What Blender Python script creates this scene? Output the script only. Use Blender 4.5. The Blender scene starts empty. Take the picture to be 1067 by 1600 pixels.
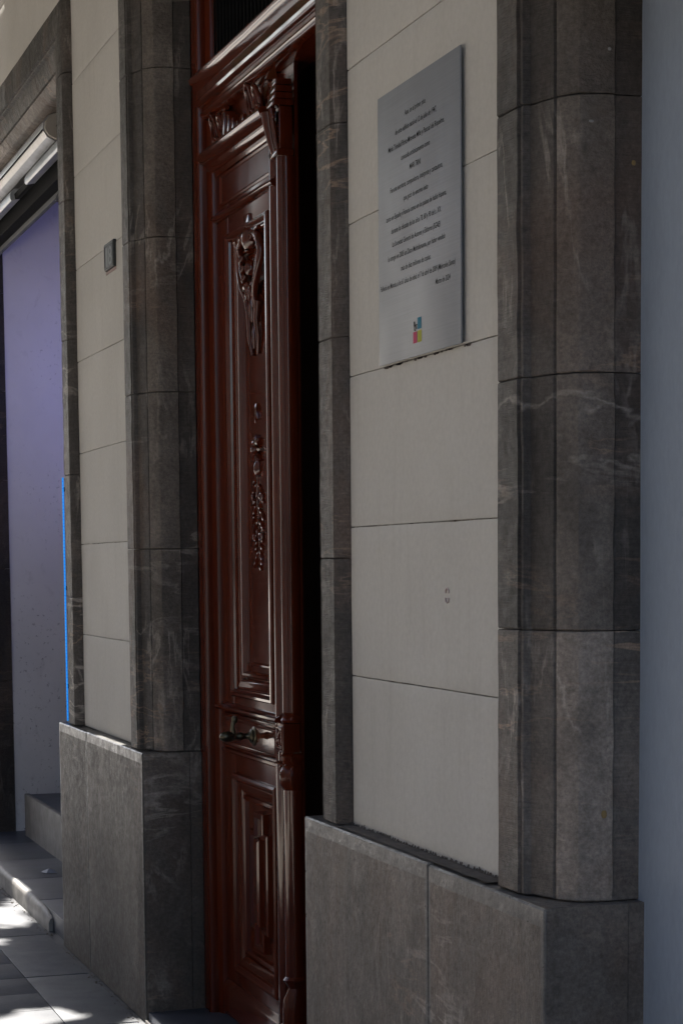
import bpy, bmesh, math, random
from mathutils import Vector, Matrix, noise
random.seed(7)
R = math.radians
scene = bpy.context.scene
COL = scene.collection

# ---------------------------------------------------------------- camera
YAW, PITCH, ROLL, PPY, CY, CZ = 0.31542, 0.09094, -0.00887, 1174.584, 1.75122, 1.755
d = Vector((-math.cos(YAW)*math.cos(PITCH), math.sin(YAW)*math.cos(PITCH), -math.sin(PITCH)))
r0 = Vector((math.sin(YAW), math.cos(YAW), 0)); u0 = r0.cross(d)
rr = r0*math.cos(ROLL) + u0*math.sin(ROLL); uu = -r0*math.sin(ROLL) + u0*math.cos(ROLL)
cd = bpy.data.cameras.new('camera'); cam = bpy.data.objects.new('camera', cd); COL.objects.link(cam)
cam.matrix_world = Matrix(((rr.x, uu.x, -d.x, 0), (rr.y, uu.y, -d.y, -CY), (rr.z, uu.z, -d.z, CZ), (0, 0, 0, 1)))
cd.sensor_fit = 'VERTICAL'; cd.sensor_height = 36; cd.lens = 3200/1600*36
cd.shift_y = (PPY-800)/1600
cd.clip_start = .05; cd.clip_end = 2000
scene.camera = cam

# ---------------------------------------------------------------- sky, sun, exposure
SUN_EL, SUN_AZ = R(52), R(.14)       # the sun stands down the street, a touch to the street side of the facade
sdir = Vector((-math.cos(SUN_EL)*math.cos(SUN_AZ), -math.cos(SUN_EL)*math.sin(SUN_AZ), math.sin(SUN_EL)))
w = bpy.data.worlds.new('World'); scene.world = w; w.use_nodes = True
wn = w.node_tree.nodes; wl = w.node_tree.links
sky = wn.new('ShaderNodeTexSky'); sky.sky_type = 'NISHITA'; sky.sun_disc = False
sky.sun_elevation = SUN_EL; sky.sun_rotation = math.atan2(sdir.x, sdir.y) % (2*math.pi)
sky.air_density = 1.0; sky.dust_density = 3.5; sky.ozone_density = 1.0
wl.new(sky.outputs[0], wn['Background'].inputs[0]); wn['Background'].inputs[1].default_value = 0.1
ld = bpy.data.lights.new('sun', 'SUN'); ld.energy = 5.0; ld.angle = R(.53); ld.color = (1, .95, .87)
sun = bpy.data.objects.new('sun', ld); COL.objects.link(sun)
sun.rotation_euler = sdir.to_track_quat('Z', 'Y').to_euler(); sun.location = sdir*40
vs = scene.view_settings
vs.view_transform = 'Standard'; vs.look = 'None'; vs.gamma = 1; vs.use_curve_mapping = False
vs.exposure = 2.25
scene.cycles.max_bounces = 8; scene.cycles.diffuse_bounces = 5

# ---------------------------------------------------------------- material helpers
class NT:
    def __init__(s, name):
        m = bpy.data.materials.new(name); m.use_nodes = True
        s.m = m; s.t = m.node_tree; s.b = s.t.nodes['Principled BSDF']
        s.pos = s.t.nodes.new('ShaderNodeNewGeometry').outputs['Position']
    def n(s, t, **k):
        x = s.t.nodes.new(t)
        for a, v in k.items(): setattr(x, a, v)
        return x
    def l(s, a, b): s.t.links.new(a, b)
    def put(s, sock, v):
        if isinstance(v, (int, float)): sock.default_value = v
        elif isinstance(v, tuple): sock.default_value = v if len(v) == len(sock.default_value) else (*v, 1)
        else: s.l(v, sock)
    def mapped(s, scale=(1, 1, 1), rot=(0, 0, 0), src=None):
        x = s.n('ShaderNodeMapping'); x.inputs['Scale'].default_value = scale; x.inputs['Rotation'].default_value = rot
        s.l(src or s.pos, x.inputs[0]); return x.outputs[0]
    def noise(s, scale, detail=4, vec=None, rough=.55, dist=0):
        x = s.n('ShaderNodeTexNoise'); x.inputs['Scale'].default_value = scale; x.inputs['Detail'].default_value = detail
        x.inputs['Roughness'].default_value = rough; x.inputs['Distortion'].default_value = dist
        s.l(vec or s.pos, x.inputs['Vector']); return x.outputs['Fac']
    def ramp(s, fac, *stops):
        x = s.n('ShaderNodeValToRGB'); e = x.color_ramp.elements
        while len(e) < len(stops): e.new(.5)
        for i, (p, c) in enumerate(stops):
            e[i].position = p; e[i].color = (*c, 1) if isinstance(c, tuple) else (c, c, c, 1)
        s.l(fac, x.inputs[0]); return x.outputs[0]
    def mix(s, f, a, b, mode='MIX'):
        x = s.n('ShaderNodeMix', data_type='RGBA', blend_type=mode)
        s.put(x.inputs['Factor'], f); s.put(x.inputs['A'], a); s.put(x.inputs['B'], b); return x.outputs['Result']
    def math(s, op, a, b=0.0):
        x = s.n('ShaderNodeMath', operation=op); s.put(x.inputs[0], a); s.put(x.inputs[1], b); return x.outputs[0]
    def attr(s, name):
        x = s.n('ShaderNodeAttribute', attribute_name=name, attribute_type='OBJECT'); return x.outputs['Fac']
    def bump(s, h, strength=.3, dist=.01, prev=None):
        x = s.n('ShaderNodeBump'); x.inputs['Strength'].default_value = strength; x.inputs['Distance'].default_value = dist
        s.l(h, x.inputs['Height'])
        if prev: s.l(prev, x.inputs['Normal'])
        return x.outputs[0]
    def done(s, col, rough, bump=None, metal=0, spec=.5, coat=0, coat_rough=.1):
        b = s.b; s.put(b.inputs['Base Color'], col); s.put(b.inputs['Roughness'], rough)
        b.inputs['Metallic'].default_value = metal; b.inputs['Specular IOR Level'].default_value = spec
        b.inputs['Coat Weight'].default_value = coat; b.inputs['Coat Roughness'].default_value = coat_rough
        if bump: s.l(bump, b.inputs['Normal'])
        return s.m

def m_plaster():
    t = NT('cream_plaster')
    a = t.noise(1.3, 5); c = t.ramp(a, (.3, (.455, .434, .392)), (.7, (.535, .513, .470)))
    st = t.noise(6, 5, t.mapped((3, 3, .5))); c = t.mix(t.ramp(st, (.56, 0.), (.8, .28)), c, (.36, .335, .29))
    sp = t.noise(70, 2); c = t.mix(t.ramp(sp, (.735, 0.), (.78, .55)), c, (.2, .17, .14))
    blot = t.noise(3.1, 3, dist=.6); c = t.mix(t.ramp(blot, (.5, 0.), (.75, .22)), c, (.56, .54, .50))
    fine = t.noise(60, 5, None, .7); c = t.mix(1.0, c, t.ramp(fine, (.3, .93), (.7, 1.06)), 'MULTIPLY')
    drip = t.noise(3.2, 6, t.mapped((3.2, 3.2, .35)), .72, .3); c = t.mix(t.ramp(drip, (.56, 0.), (.76, .3)), c, (.33, .30, .26))
    tone = t.attr('tone'); c = t.mix(1.0, c, t.ramp(t.math('MULTIPLY', tone, .5), (0., 0.), (1., 2.)), 'MULTIPLY')
    b = t.bump(t.noise(9, 4), .35, .012); b = t.bump(t.noise(190, 3), .12, .002, b)
    return t.done(c, .8, b, spec=.3)

def m_mortar():
    t = NT('dirty_joint')
    a = t.noise(14, 5); c = t.ramp(a, (.34, (.12, .095, .075)), (.44, (.30, .27, .235)), (.55, (.46, .435, .40)))
    return t.done(c, .95, t.bump(t.noise(90, 3), .4, .004))

def m_stone(name, base, hi, hammer, warm=(.16, .10, .07), vein=(.42, .37, .32), vscale=1.5, rough=.62, streak=0.0, vamt=.5):
    """dark veined limestone; hammer = (scale xyz) of the tooling marks"""
    t = NT(name)
    a = t.noise(2.2, 6, t.mapped((1, 1, .75)), .6, .5)
    c = t.ramp(a, (.3, tuple(x*.6 for x in base)), (.5, base), (.7, tuple(x*1.15 for x in hi)))
    bl = t.noise(6.5, 6, t.mapped((1, 1, .8)), .68, .8); c = t.mix(t.ramp(bl, (.46, 0.), (.68, .55)), c, tuple(x*.55 for x in base))
    bh = t.noise(9.5, 6, t.mapped((1, 1, .7), (.4, .3, 0)), .7, .8); c = t.mix(t.ramp(bh, (.54, 0.), (.74, .5)), c, tuple(x*1.35 for x in hi))
    brn = t.noise(1.7, 5, t.mapped((1, 1, .6)), .6, 1.0)
    c = t.mix(t.ramp(brn, (.5, 0.), (.72, .5)), c, warm)
    # wispy calcite veins: thin ridges of stretched, turned noise, masked so that they come and go
    for k, (sc, rot, wd, mk_, amt) in enumerate((((.9, .9, 4.2), (.75, .95, .3), .020, 1.1, 1.0), ((1.3, 1.3, 6.5), (-.9, -.6, .5), .016, 1.7, .8), ((5, 5, 1.2), (.35, .25, 0), .022, 2.3, .6))):
        nv = t.noise(vscale, 5, t.mapped(sc, rot), .58, .5)
        rid = t.math('ABSOLUTE', t.math('SUBTRACT', nv, .5))
        wv = t.math('MULTIPLY', t.noise(11, 3), wd*2.2)
        line = t.ramp(t.math('DIVIDE', rid, t.math('ADD', wv, .0004)), (.15, 1.), (1., 0.))
        msk = t.ramp(t.noise(mk_, 3, t.mapped((1, 1, 1), (k*1.3, k*2, .4))), (.52, 0.), (.64, 1.))
        c = t.mix(t.math('MULTIPLY', t.math('MULTIPLY', line, msk), vamt*amt), c, vein if k != 1 else tuple(x*y for x, y in zip(vein, (.8, .62, .5))))
    if streak:
        s1 = t.noise(26, 6, t.mapped((1, 1, .09), (.08, .06, 0)), .72); c = t.mix(t.ramp(s1, (.5, 0.), (.8, streak)), c, tuple(x*1.35 for x in hi))
        s2 = t.noise(17, 5, t.mapped((1, 1, .07), (-.1, .1, 0)), .72); c = t.mix(t.ramp(s2, (.52, 0.), (.78, streak)), c, warm)
    gr = t.noise(95, 4, None, .75); c = t.mix(1.0, c, t.ramp(gr, (.3, .68), (.7, 1.32)), 'MULTIPLY')
    if hammer:
        hm = t.noise(.55, 4, t.mapped(hammer), .75); c = t.mix(1.0, c, t.ramp(hm, (.32, .84), (.68, 1.16)), 'MULTIPLY')
        pit = t.noise(38, 5, None, .7); c = t.mix(t.ramp(pit, (.62, 0.), (.72, .5)), c, tuple(x*.35 for x in base))
    fleck = t.noise(140, 2); c = t.mix(t.ramp(fleck, (.72, 0.), (.8, .2)), c, vein)
    tone = t.attr('tone'); c = t.mix(1.0, c, t.ramp(t.math('MULTIPLY', tone, .5), (0., 0.), (1., 2.)), 'MULTIPLY')
    b = t.bump(t.noise(7, 4), .5, .014); b = t.bump(t.noise(55, 4, None, .7), .35, .004, b)
    if hammer:
        b = t.bump(t.noise(1, 4, t.mapped(hammer), .7), .8, .005, b)
        b = t.bump(t.noise(260, 2), .35, .0015, b)
    rg = t.ramp(t.noise(40, 3), (.3, max(rough-.12, 0)), (.7, min(rough+.12, 1)))
    return t.done(c, rg, b, spec=.34)

def m_wood(name='varnished_mahogany', rough=(.15, .26), spec=.27):
    t = NT(name)
    v = t.mapped((22, 22, .8)); g = t.noise(1.6, 6, v, .6, .6)
    c = t.ramp(g, (.3, (.046, .0072, .0026)), (.55, (.078, .0122, .0040)), (.78, (.112, .0205, .0064)))
    big = t.noise(1.6, 3); c = t.mix(t.ramp(big, (.4, .0), (.75, .4)), c, (.104, .0185, .0060))
    b = t.bump(g, .03, .002); b = t.bump(t.noise(7, 3), .05, .008, b); b = t.bump(t.noise(45, 3), .03, .002, b)
    rg = t.ramp(t.noise(9, 4), (.3, rough[0]), (.75, rough[1]))
    return t.done(c, rg, b, spec=spec)

def m_simple(name, col, rough=.6, metal=0, spec=.5, var=.15, scale=8, bs=.1):
    t = NT(name); n = t.noise(scale, 4)
    c = t.ramp(n, (.3, tuple(x*(1-var) for x in col)), (.7, tuple(min(1, x*(1+var)) for x in col)))
    return t.done(c, rough, t.bump(t.noise(scale*9, 3), bs, .003) if bs else None, metal, spec)

def m_plaque():
    t = NT('brushed_steel')
    g = t.noise(1, 4, t.mapped((3, 3, 420)), .6)
    c = t.ramp(g, (.3, (.235, .243, .257)), (.7, (.272, .281, .296)))
    sm = t.noise(5, 4, t.mapped((1, 1, .6))); rg = t.ramp(sm, (.35, .52), (.7, .66))
    return t.done(c, rg, t.bump(g, .06, .001), .6, .5)

def m_bluegrey():
    t = NT('blue_grey_paint')
    a = t.noise(1.1, 4, t.mapped((1, 1, .5))); c = t.ramp(a, (.3, (.26, .305, .37)), (.7, (.30, .35, .42)))
    s = t.noise(9, 4, t.mapped((1, 1, .25), (0, .3, 0))); c = t.mix(t.ramp(s, (.58, 0.), (.78, .35)), c, (.20, .23, .275))
    f_ = t.noise(70, 5, t.mapped((1, 1, .4)), .7); c = t.mix(1.0, c, t.ramp(f_, (.3, .93), (.7, 1.06)), 'MULTIPLY')
    sc2 = t.noise(4, 6, t.mapped((4, 4, 1.2), (0, .9, 0)), .75, 1.2); c = t.mix(t.ramp(sc2, (.66, 0.), (.72, .3)), c, (.15, .165, .19))
    b = t.bump(t.noise(2.4, 3), .25, .02); b = t.bump(t.noise(120, 3), .1, .002, b)
    return t.done(c, .5, b, spec=.4)

def m_sidewall():
    t = NT('white_wall_paint')
    a = t.noise(2.2, 5); c = t.ramp(a, (.3, (.62, .605, .595)), (.7, (.70, .685, .675)))
    st = t.noise(5, 6, t.mapped((1.5, 1.5, 1)), .7, .6); c = t.mix(t.ramp(st, (.58, 0.), (.75, .4)), c, (.33, .31, .30))
    sp = t.noise(34, 4, None, .7); mask = t.noise(1.1, 2)
    c = t.mix(t.math('MULTIPLY', t.ramp(sp, (.60, 0.), (.70, .8)), t.ramp(mask, (.5, 0.), (.6, 1.))), c, (.10, .09, .085))
    return t.done(c, .75, t.bump(t.noise(6, 5), .4, .012), spec=.3)

def m_paving():
    t = NT('grey_granite_paving')
    a = t.noise(2.3, 5); c = t.ramp(a, (.3, (.046, .050, .060)), (.7, (.074, .079, .091)))
    sp = t.noise(230, 2); c = t.mix(t.ramp(sp, (.57, 0.), (.7, .4)), c, (.25, .255, .27))
    sp2 = t.noise(170, 2); c = t.mix(t.ramp(sp2, (.6, 0.), (.72, .5)), c, (.05, .052, .058))
    dirt = t.noise(5, 5, None, .65, .5); c = t.mix(t.ramp(dirt, (.52, 0.), (.74, .5)), c, (.065, .066, .07))
    tone = t.attr('tone'); c = t.mix(1.0, c, t.ramp(t.math('MULTIPLY', tone, .5), (0., 0.), (1., 2.)), 'MULTIPLY')
    b = t.bump(t.noise(300, 2), .25, .0015); b = t.bump(t.noise(18, 4), .15, .004, b)
    return t.done(c, t.ramp(dirt, (.3, .5), (.7, .68)), b, spec=.3)

def m_emit(name, col, st):
    t = NT(name); t.b.inputs['Base Color'].default_value = (*col, 1)
    t.b.inputs['Emission Color'].default_value = (*col, 1); t.b.inputs['Emission Strength'].default_value = st
    return t.m

M = dict(
    plaster=m_plaster(), mortar=m_mortar(),
    stone=m_stone('veined_grey_limestone', (.074, .0645, .0565), (.112, .097, .084), (22, 22, 300), vamt=.6, vscale=1.3),
    reveal=m_stone('hammered_grey_limestone', (.130, .110, .092), (.192, .162, .136), (70, 70, 140), vamt=.6, vscale=1.3),
    lintel=m_stone('brushed_lintel_limestone', (.070, .0635, .0575), (.105, .095, .085), (300, 22, 22), vamt=.3),
    slab=m_stone('tooled_plinth_limestone', (.128, .110, .095), (.185, .160, .139), (210, 210, 40), warm=(.165, .112, .082), streak=.42, rough=.55, vamt=.6),
    dressed=m_stone('smooth_dressed_limestone', (.108, .101, .094), (.148, .139, .130), None, warm=(.13, .115, .10), rough=.38, vamt=.2),
    wood=m_wood(), polished=m_wood('polished_mahogany', (.07, .14), .6),
    black=m_simple('black_iron', (.006, .006, .0065), .8, spec=.08), hall=m_simple('dark_hall_panelling', (.11, .055, .042), .6),
    bronze=m_simple('dark_bronze', (.085, .075, .05), .33, .85, var=.4, scale=30),
    steel=m_plaque(), ink=m_simple('black_ink', (.016, .016, .018), .6, spec=.1, bs=0),
    teal=m_simple('teal_print', (.004, .14, .22), .6, spec=.1, bs=0), pink=m_simple('pink_print', (.40, .03, .09), .6, spec=.1, bs=0),
    yellow=m_simple('yellow_green_print', (.36, .36, .03), .6, spec=.1, bs=0),
    redmark=m_simple('faded_red_paint', (.43, .345, .33), .8, bs=0),
    bluegrey=m_bluegrey(), side=m_sidewall(), paving=m_paving(),
    alu=m_simple('brushed_aluminium', (.36, .355, .36), .38, .55, var=.12, scale=20),
    plate=m_simple('dark_number_plate', (.022, .024, .023), .6, 0, var=.3, scale=30), digit=m_simple('worn_plate_digit', (.10, .11, .105), .6, 0, bs=0),
    led=m_emit('blue_led', (.012, .34, 1.0), .14), darkpanel=m_simple('dark_grey_panel', (.075, .08, .085), .6),
    glass=m_simple('dark_fanlight_glass', (.01, .011, .012), .15, bs=0),
    step=m_simple('pale_step_stone', (.17, .16, .147), .6, var=.3, scale=12, bs=.5),
    floor=m_simple('dark_slate_floor', (.05, .055, .07), .45, var=.3, scale=6),
    street=m_simple('pale_street_paving', (.29, .27, .245), .8, var=.15, scale=2), facade=m_simple('pale_render', (.42, .38, .33), .85, var=.08, scale=2),
    bark=m_simple('bark', (.12, .095, .07), .9, var=.4, scale=14, bs=.8), leaf=m_simple('leaf_green', (.05, .085, .025), .55, var=.4, scale=3, bs=0),
    paper=m_simple('white_paper', (.25, .27, .33), .7, bs=0), yellowpaint=m_simple('ochre_blot', (.22, .15, .06), .8, bs=0),
    slat=m_simple('white_slat', (.42, .44, .46), .4, .3), soil=m_simple('window_dark', (.03, .035, .04), .2, bs=0),
)

# ---------------------------------------------------------------- object helpers
def tag(o, label=None, cat=None, group=None, kind=None, tone=None):
    if label: o['label'] = label
    if cat: o['category'] = cat
    if group: o['group'] = group
    if kind: o['kind'] = kind
    if tone is not None: o['tone'] = float(tone)
    return o

def thing(name, loc, label=None, cat=None, group=None, kind=None):
    o = bpy.data.objects.new(name, None); COL.objects.link(o); o.location = loc; o.empty_display_size = .1
    return tag(o, label, cat, group, kind)

def base_of(p):
    v = Vector((0, 0, 0))
    while p: v = v + p.location; p = p.parent
    return v

def mk(name, vs, fs, mat, parent=None, mats=None, fm=None, smooth=None, tone=1.0, fix=True):
    """mesh in world coordinates, stored relative to its parent thing"""
    o0 = base_of(parent); me = bpy.data.meshes.new(name)
    if parent is None:
        lo = [min(v[i] for v in vs) for i in range(3)]; hi = [max(v[i] for v in vs) for i in range(3)]
        o0 = Vector(((lo[0]+hi[0])/2, (lo[1]+hi[1])/2, lo[2]))
    me.from_pydata([(v[0]-o0.x, v[1]-o0.y, v[2]-o0.z) for v in vs], [], fs)
    for m_ in (mats or [mat]): me.materials.append(m_)
    if fm:
        for p_, i in zip(me.polygons, fm): p_.material_index = i
    me.validate(); 
    if fix:
        bm = bmesh.new(); bm.from_mesh(me); bmesh.ops.recalc_face_normals(bm, faces=bm.faces); bm.to_mesh(me); bm.free()
    if smooth:
        for p_ in me.polygons: p_.use_smooth = True
        me.set_sharp_from_angle(angle=R(smooth))
    o = bpy.data.objects.new(name, me); COL.objects.link(o)
    if parent: o.parent = parent
    else: o.location = o0
    o['tone'] = float(tone)
    return o

class MB:
    """collects shapes into one mesh"""
    def __init__(s): s.v = []; s.f = []
    def add(s, vs, fs):
        k = len(s.v); s.v += [tuple(v) for v in vs]; s.f += [tuple(i+k for i in f) for f in fs]; return s
    def box(s, x0, x1, y0, y1, z0, z1, b=0.0):
        if b <= 0:
            v = [(x, y, z) for z in (z0, z1) for y in (y0, y1) for x in (x0, x1)]
            return s.add(v, [(0, 1, 3, 2), (4, 6, 7, 5), (0, 4, 5, 1), (1, 5, 7, 3), (3, 7, 6, 2), (2, 6, 4, 0)])
        bm = bmesh.new(); bmesh.ops.create_cube(bm, size=1)
        for v in bm.verts: v.co = Vector((x0+(v.co.x+.5)*(x1-x0), y0+(v.co.y+.5)*(y1-y0), z0+(v.co.z+.5)*(z1-z0)))
        bmesh.ops.bevel(bm, geom=list(bm.edges), offset=b, segments=2, affect='EDGES', profile=.6)
        bm.verts.index_update(); s.add([v.co[:] for v in bm.verts], [[v.index for v in f.verts] for f in bm.faces]); bm.free(); return s
    def rings(s, rings, closed=True, cap=True):
        n = len(rings[0]); k = len(s.v); s.v += [tuple(p) for r_ in rings for p in r_]
        for i in range(len(rings)-1):
            for j in range(n if closed else n-1):
                a, b = k+i*n+j, k+i*n+(j+1) % n; s.f.append((a, b, b+n, a+n))
        if cap: s.f.append(tuple(range(k, k+n))); s.f.append(tuple(k+(len(rings)-1)*n+j for j in range(n)))
        return s
    def tube(s, pts, rad, n=8):
        pts = [Vector(p) for p in pts]; rings = []
        for i, p in enumerate(pts):
            t = (pts[min(i+1, len(pts)-1)]-pts[max(i-1, 0)]).normalized()
            up = Vector((0, 1, 0)) if abs(t.y) < .9 else Vector((1, 0, 0))
            a = t.cross(up).normalized(); b = t.cross(a); r_ = rad(i/(len(pts)-1)) if callable(rad) else rad
            rings.append([p+(a*math.cos(q)+b*math.sin(q))*r_ for q in (2*math.pi*j/n for j in range(n))])
        return s.rings(rings)
    def blob(s, c, r_, n=7, m=5, rot=0.0):
        """ellipsoid, turned by rot in the plane of the facade"""
        c = Vector(c); rings = []
        for i in range(1, m):
            th = math.pi*i/m; ring = []
            for j in range(n):
                ph = 2*math.pi*j/n
                x, y, z = r_[0]*math.sin(th)*math.cos(ph), r_[1]*math.sin(th)*math.sin(ph), r_[2]*math.cos(th)
                ring.append((c.x+x*math.cos(rot)-z*math.sin(rot), c.y+y, c.z+x*math.sin(rot)+z*math.cos(rot)))
            rings.append(ring)
        return s.rings(rings)
    def lathe_y(s, x, z, prof, n=16):
        """turned about an axis that points out of the facade; prof = (radius, y)"""
        return s.rings([[(x+r_*math.cos(2*math.pi*j/n), y, z+r_*math.sin(2*math.pi*j/n)) for j in range(n)] for r_, y in prof])
    def lathe_z(s, x, y, prof, n=16, a0=0, a1=2*math.pi):
        return s.rings([[(x+r_*math.cos(a0+(a1-a0)*j/n), y+r_*math.sin(a0+(a1-a0)*j/n), z) for j in range(n)] for r_, z in prof])
    def nest(s, x0, x1, z0, z1, prof, cap=True, b=None):
        """mitred picture-frame moulding: prof = (inset, y)"""
        rings = [[(x0+i, y, z0+i), (x1-i, y, z0+i), (x1-i, y, z1-i), (x0+i, y, z1-i)] for i, y in prof]
        n = 4; k = len(s.v); s.v += [p for r_ in rings for p in r_]
        for i in range(len(rings)-1):
            for j in range(4):
                a, b_ = k+i*n+j, k+i*n+(j+1) % n; s.f.append((a, b_, b_+n, a+n))
        if cap: s.f.append(tuple(k+(len(rings)-1)*n+j for j in range(4)))
        return s
    def build(s, name, mat, parent=None, **k): return mk(name, s.v, s.f, mat, parent, **k)

def rbox(name, mat, parent, x0, x1, y0, y1, z0, z1, b=.003, **k):
    k.setdefault('smooth', 25)
    return MB().box(x0, x1, y0, y1, z0, z1, b).build(name, mat, parent, **k)

def jit(p, amp, sc=9.0, seed=0):
    q = Vector(p)*sc+Vector((seed*3.1, seed*1.7, seed))
    n = noise.noise_vector(q)
    return (p[0]+n.x*amp, p[1]+n.y*amp, p[2]+n.z*amp*.3)

# plan of a stone surround: (distance from its outer edge, y)
PROFILE = [(0, .03), (0, -.004), (.008, -.018), (.022, -.030), (.034, -.038), (.142, -.038), (.145, -.026), (.149, -.025), (.152, -.033), (.158, -.036), (.164, -.034), (.168, -.018),
           (.172, -.017), (.205, -.010), (.238, .002), (.241, .013), (.248, .014), (.250, .004), (.256, .006), (.288, .030), (.293, .035), (.2965, .044), (.303, .075),
           (.3045, .108), (.3005, .112), (.3005, .176)]
HARD = {5, 9, 18, 20, 23, 24}
def prof_to_len(k):     # the same moulding with the flat band widened by k
    return [(a+(k if i >= 5 else 0), b) for i, (a, b) in enumerate(PROFILE)]

def surround_block(parent, x0, sgn, z0, z1, prof=PROFILE, tone=1.0, seed=0, mitre=None, axis='z', rough=1.0, fmat='stone', idx_split=17, label=None):
    """one stone of a moulded surround, with eased ends and slightly worn arrises"""
    g = .0011; L = z1-z0; n = max(3, int(L/.035)); ts = [g, g+.003]+[.006+g+(L-.012-2*g)*i/n for i in range(1, n)]+[L-g-.003, L-g]
    rings = []
    back = .18
    for t_i, t in enumerate(ts):
        e = .0022 if t_i in (0, len(ts)-1) else 0.0
        ring = []
        for i, (a, y) in enumerate(prof):
            dn = e*(1 if i < len(prof)-3 else .3)
            aa = a; zz = z0+t
            if mitre is not None and t_i >= len(ts)-1-n//2:     # cut the end at 45 degrees
                f = (t_i-(len(ts)-1-n//2))/(n//2); zz = z0+t-(aa-mitre)*f if False else z0+t+(-aa)*f
            p = (x0+sgn*(aa-(dn if y > -.03 and aa > .25 else 0)), y+dn, zz)
            amp = .0022*rough if i in HARD else .0009*rough
            q = jit(p, amp, 14, seed)
            q = (q[0], q[1], p[2] if t_i in (0, 1, len(ts)-1, len(ts)-2) else q[2])
            ring.append(q)
        ring.append((x0+sgn*(prof[-1][0]-.06), back, ring[-1][2])); ring.append((x0+sgn*.0, back, ring[0][2]))
        rings.append(ring)
    if axis == 'x':       # lay it along the facade as a lintel: swap length and width (x0 = top edge z, sgn -1; z = along x)
        rings = [[(p[2], p[1], p[0]) for p in r_] for r_ in rings]
    mb = MB().rings(rings)
    nprof = len(prof)+2; fm = []
    for i in range(len(rings)-1):
        for j in range(nprof): fm.append(1 if idx_split <= j < 23 else 0)
    fm += [0, 0]
    o = mk('stone_block', mb.v, mb.f, None, parent, mats=[M[fmat], M['reveal']], fm=fm, smooth=24, tone=tone)
    if label: o['label'] = label
    return o

# ================================================================ ground
road = mk('road', [(-200, -60, -.12), (80, -60, -.12), (80, -3.4, -.12), (-200, -3.4, -.12)], [(0, 1, 2, 3)], M['street']); tag(road, kind='structure')
pav = thing('pavement', (-9.5, -.4, 0), kind='structure')
MB().box(-60, 30, -3.4, .0, -.3, -.006).build('pavement_bed', M['paving'], pav, tone=.5)
MB().box(-60, 30, -3.55, -3.4, -.3, .0, .012).build('kerb', M['dressed'], pav)
sl = None; rows = [-.062, -.357, -.66, -.963, -1.266]; px0 = -6.66
rows[0] = -.080
for j in range(4):
    k_ = 3 if j == 0 else 1
    for i in range(7 if j == 0 else 20):
        x1 = px0-i*.337*k_; y1 = rows[j]
        if sl is None:
            sl = MB().box(-.166, .166, -.150, .150, -.05, .0, .003).build('paving_slab', M['paving'], None, smooth=25)
            sl.location = (0, 0, 0)
            for v in sl.data.vertices: v.co.z -= 0.05 if v.co.z > -.001 and False else 0
            zs = max(v.co.z for v in sl.data.vertices)
            for v in sl.data.vertices: v.co.z -= zs
            o = sl
        else: o = sl.copy(); COL.objects.link(o)
        o.parent = pav; yc = (rows[j]+rows[j+1])/2
        o.location = (x1-.168*k_+9.5, yc+.4, random.uniform(-.0006, .0006)); o.scale = (k_*1.003 if k_ > 1 else 1, (rows[j]-rows[j+1]-.003)/.30, 1)
        o['tone'] = random.uniform(.93, 1.05)
MB().box(-60, -13.4, -3.4, -.06, -.3, -.001).build('paving_sheet', M['paving'], pav, tone=.9)
MB().box(-6.655, 30, -3.4, -.06, -.3, -.001).build('paving_sheet', M['paving'], pav, tone=.9)
MB().box(-13.4, -6.655, -3.4, -1.27, -.3, -.001).build('paving_sheet', M['paving'], pav, tone=.9)
# across the street
far = thing('far_pavement', (-10, -8, 0), kind='structure')
MB().box(-60, 30, -10, -7.2, -.3, .0).build('paving_sheet', M['paving'], far, tone=1.0)

# ================================================================ building body behind the facing
shell = thing('building_shell', (-8, .3, 0), kind='structure')
def shell_box(x0, x1, y0, y1, z0, z1, mat='hall'): return MB().box(x0, x1, y0, y1, z0, z1).build('backing_wall', M[mat], shell)
shell_box(-9.40, -7.67, .19, .55, 0, 4.6)
shell_box(-5.55, -3.89, .19, .55, 0, 4.6)
shell_box(-1.75, 6, .19, .55, 0, 4.6)
shell_box(-40, -13.2, .19, .55, 0, 4.6)
shell_box(-40, 6, .06, .55, 4.6, 14, 'facade')
shell_box(-7.67, -5.55, .3, .55, 4.05, 4.6); shell_box(-13.2, -9.40, .3, .55, 4.05, 4.6); shell_box(-3.89, -1.75, .3, .55, 2.9, 4.6)
# the unlit hall behind the open leaf
hall = thing('entrance_hall', (-6.6, 2.2, 0), kind='structure')
for b_ in ((-8.6, -4.6, .45, 4.6, -.1, .03), (-8.6, -4.6, .45, 4.6, 4.3, 4.4), (-8.7, -8.6, .5, 4.6, 0, 4.4), (-4.6, -4.5, .5, 4.6, 0, 4.4), (-8.7, -4.5, 4.6, 4.7, 0, 4.4)):
    MB().box(*b_).build('hall_surface', M['hall'], hall)
# the shop porch behind the left opening
porch = thing('porch_floor', (-11, .4, 0), kind='structure')
for x0, x1, y0, y1 in ((-13.2, -12.35, .06, .9), (-12.35, -11.62, .06, .9), (-11.62, -10.895, .06, .9), (-10.89, -10.17, .06, .9), (-10.165, -9.38, .06, .9)):
    MB().box(x0+.003, x1-.003, -.035, y1, -.05, .09, .003).build('floor_tile', M['floor'], porch, smooth=25, tone=random.uniform(.9, 1.1))

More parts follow.
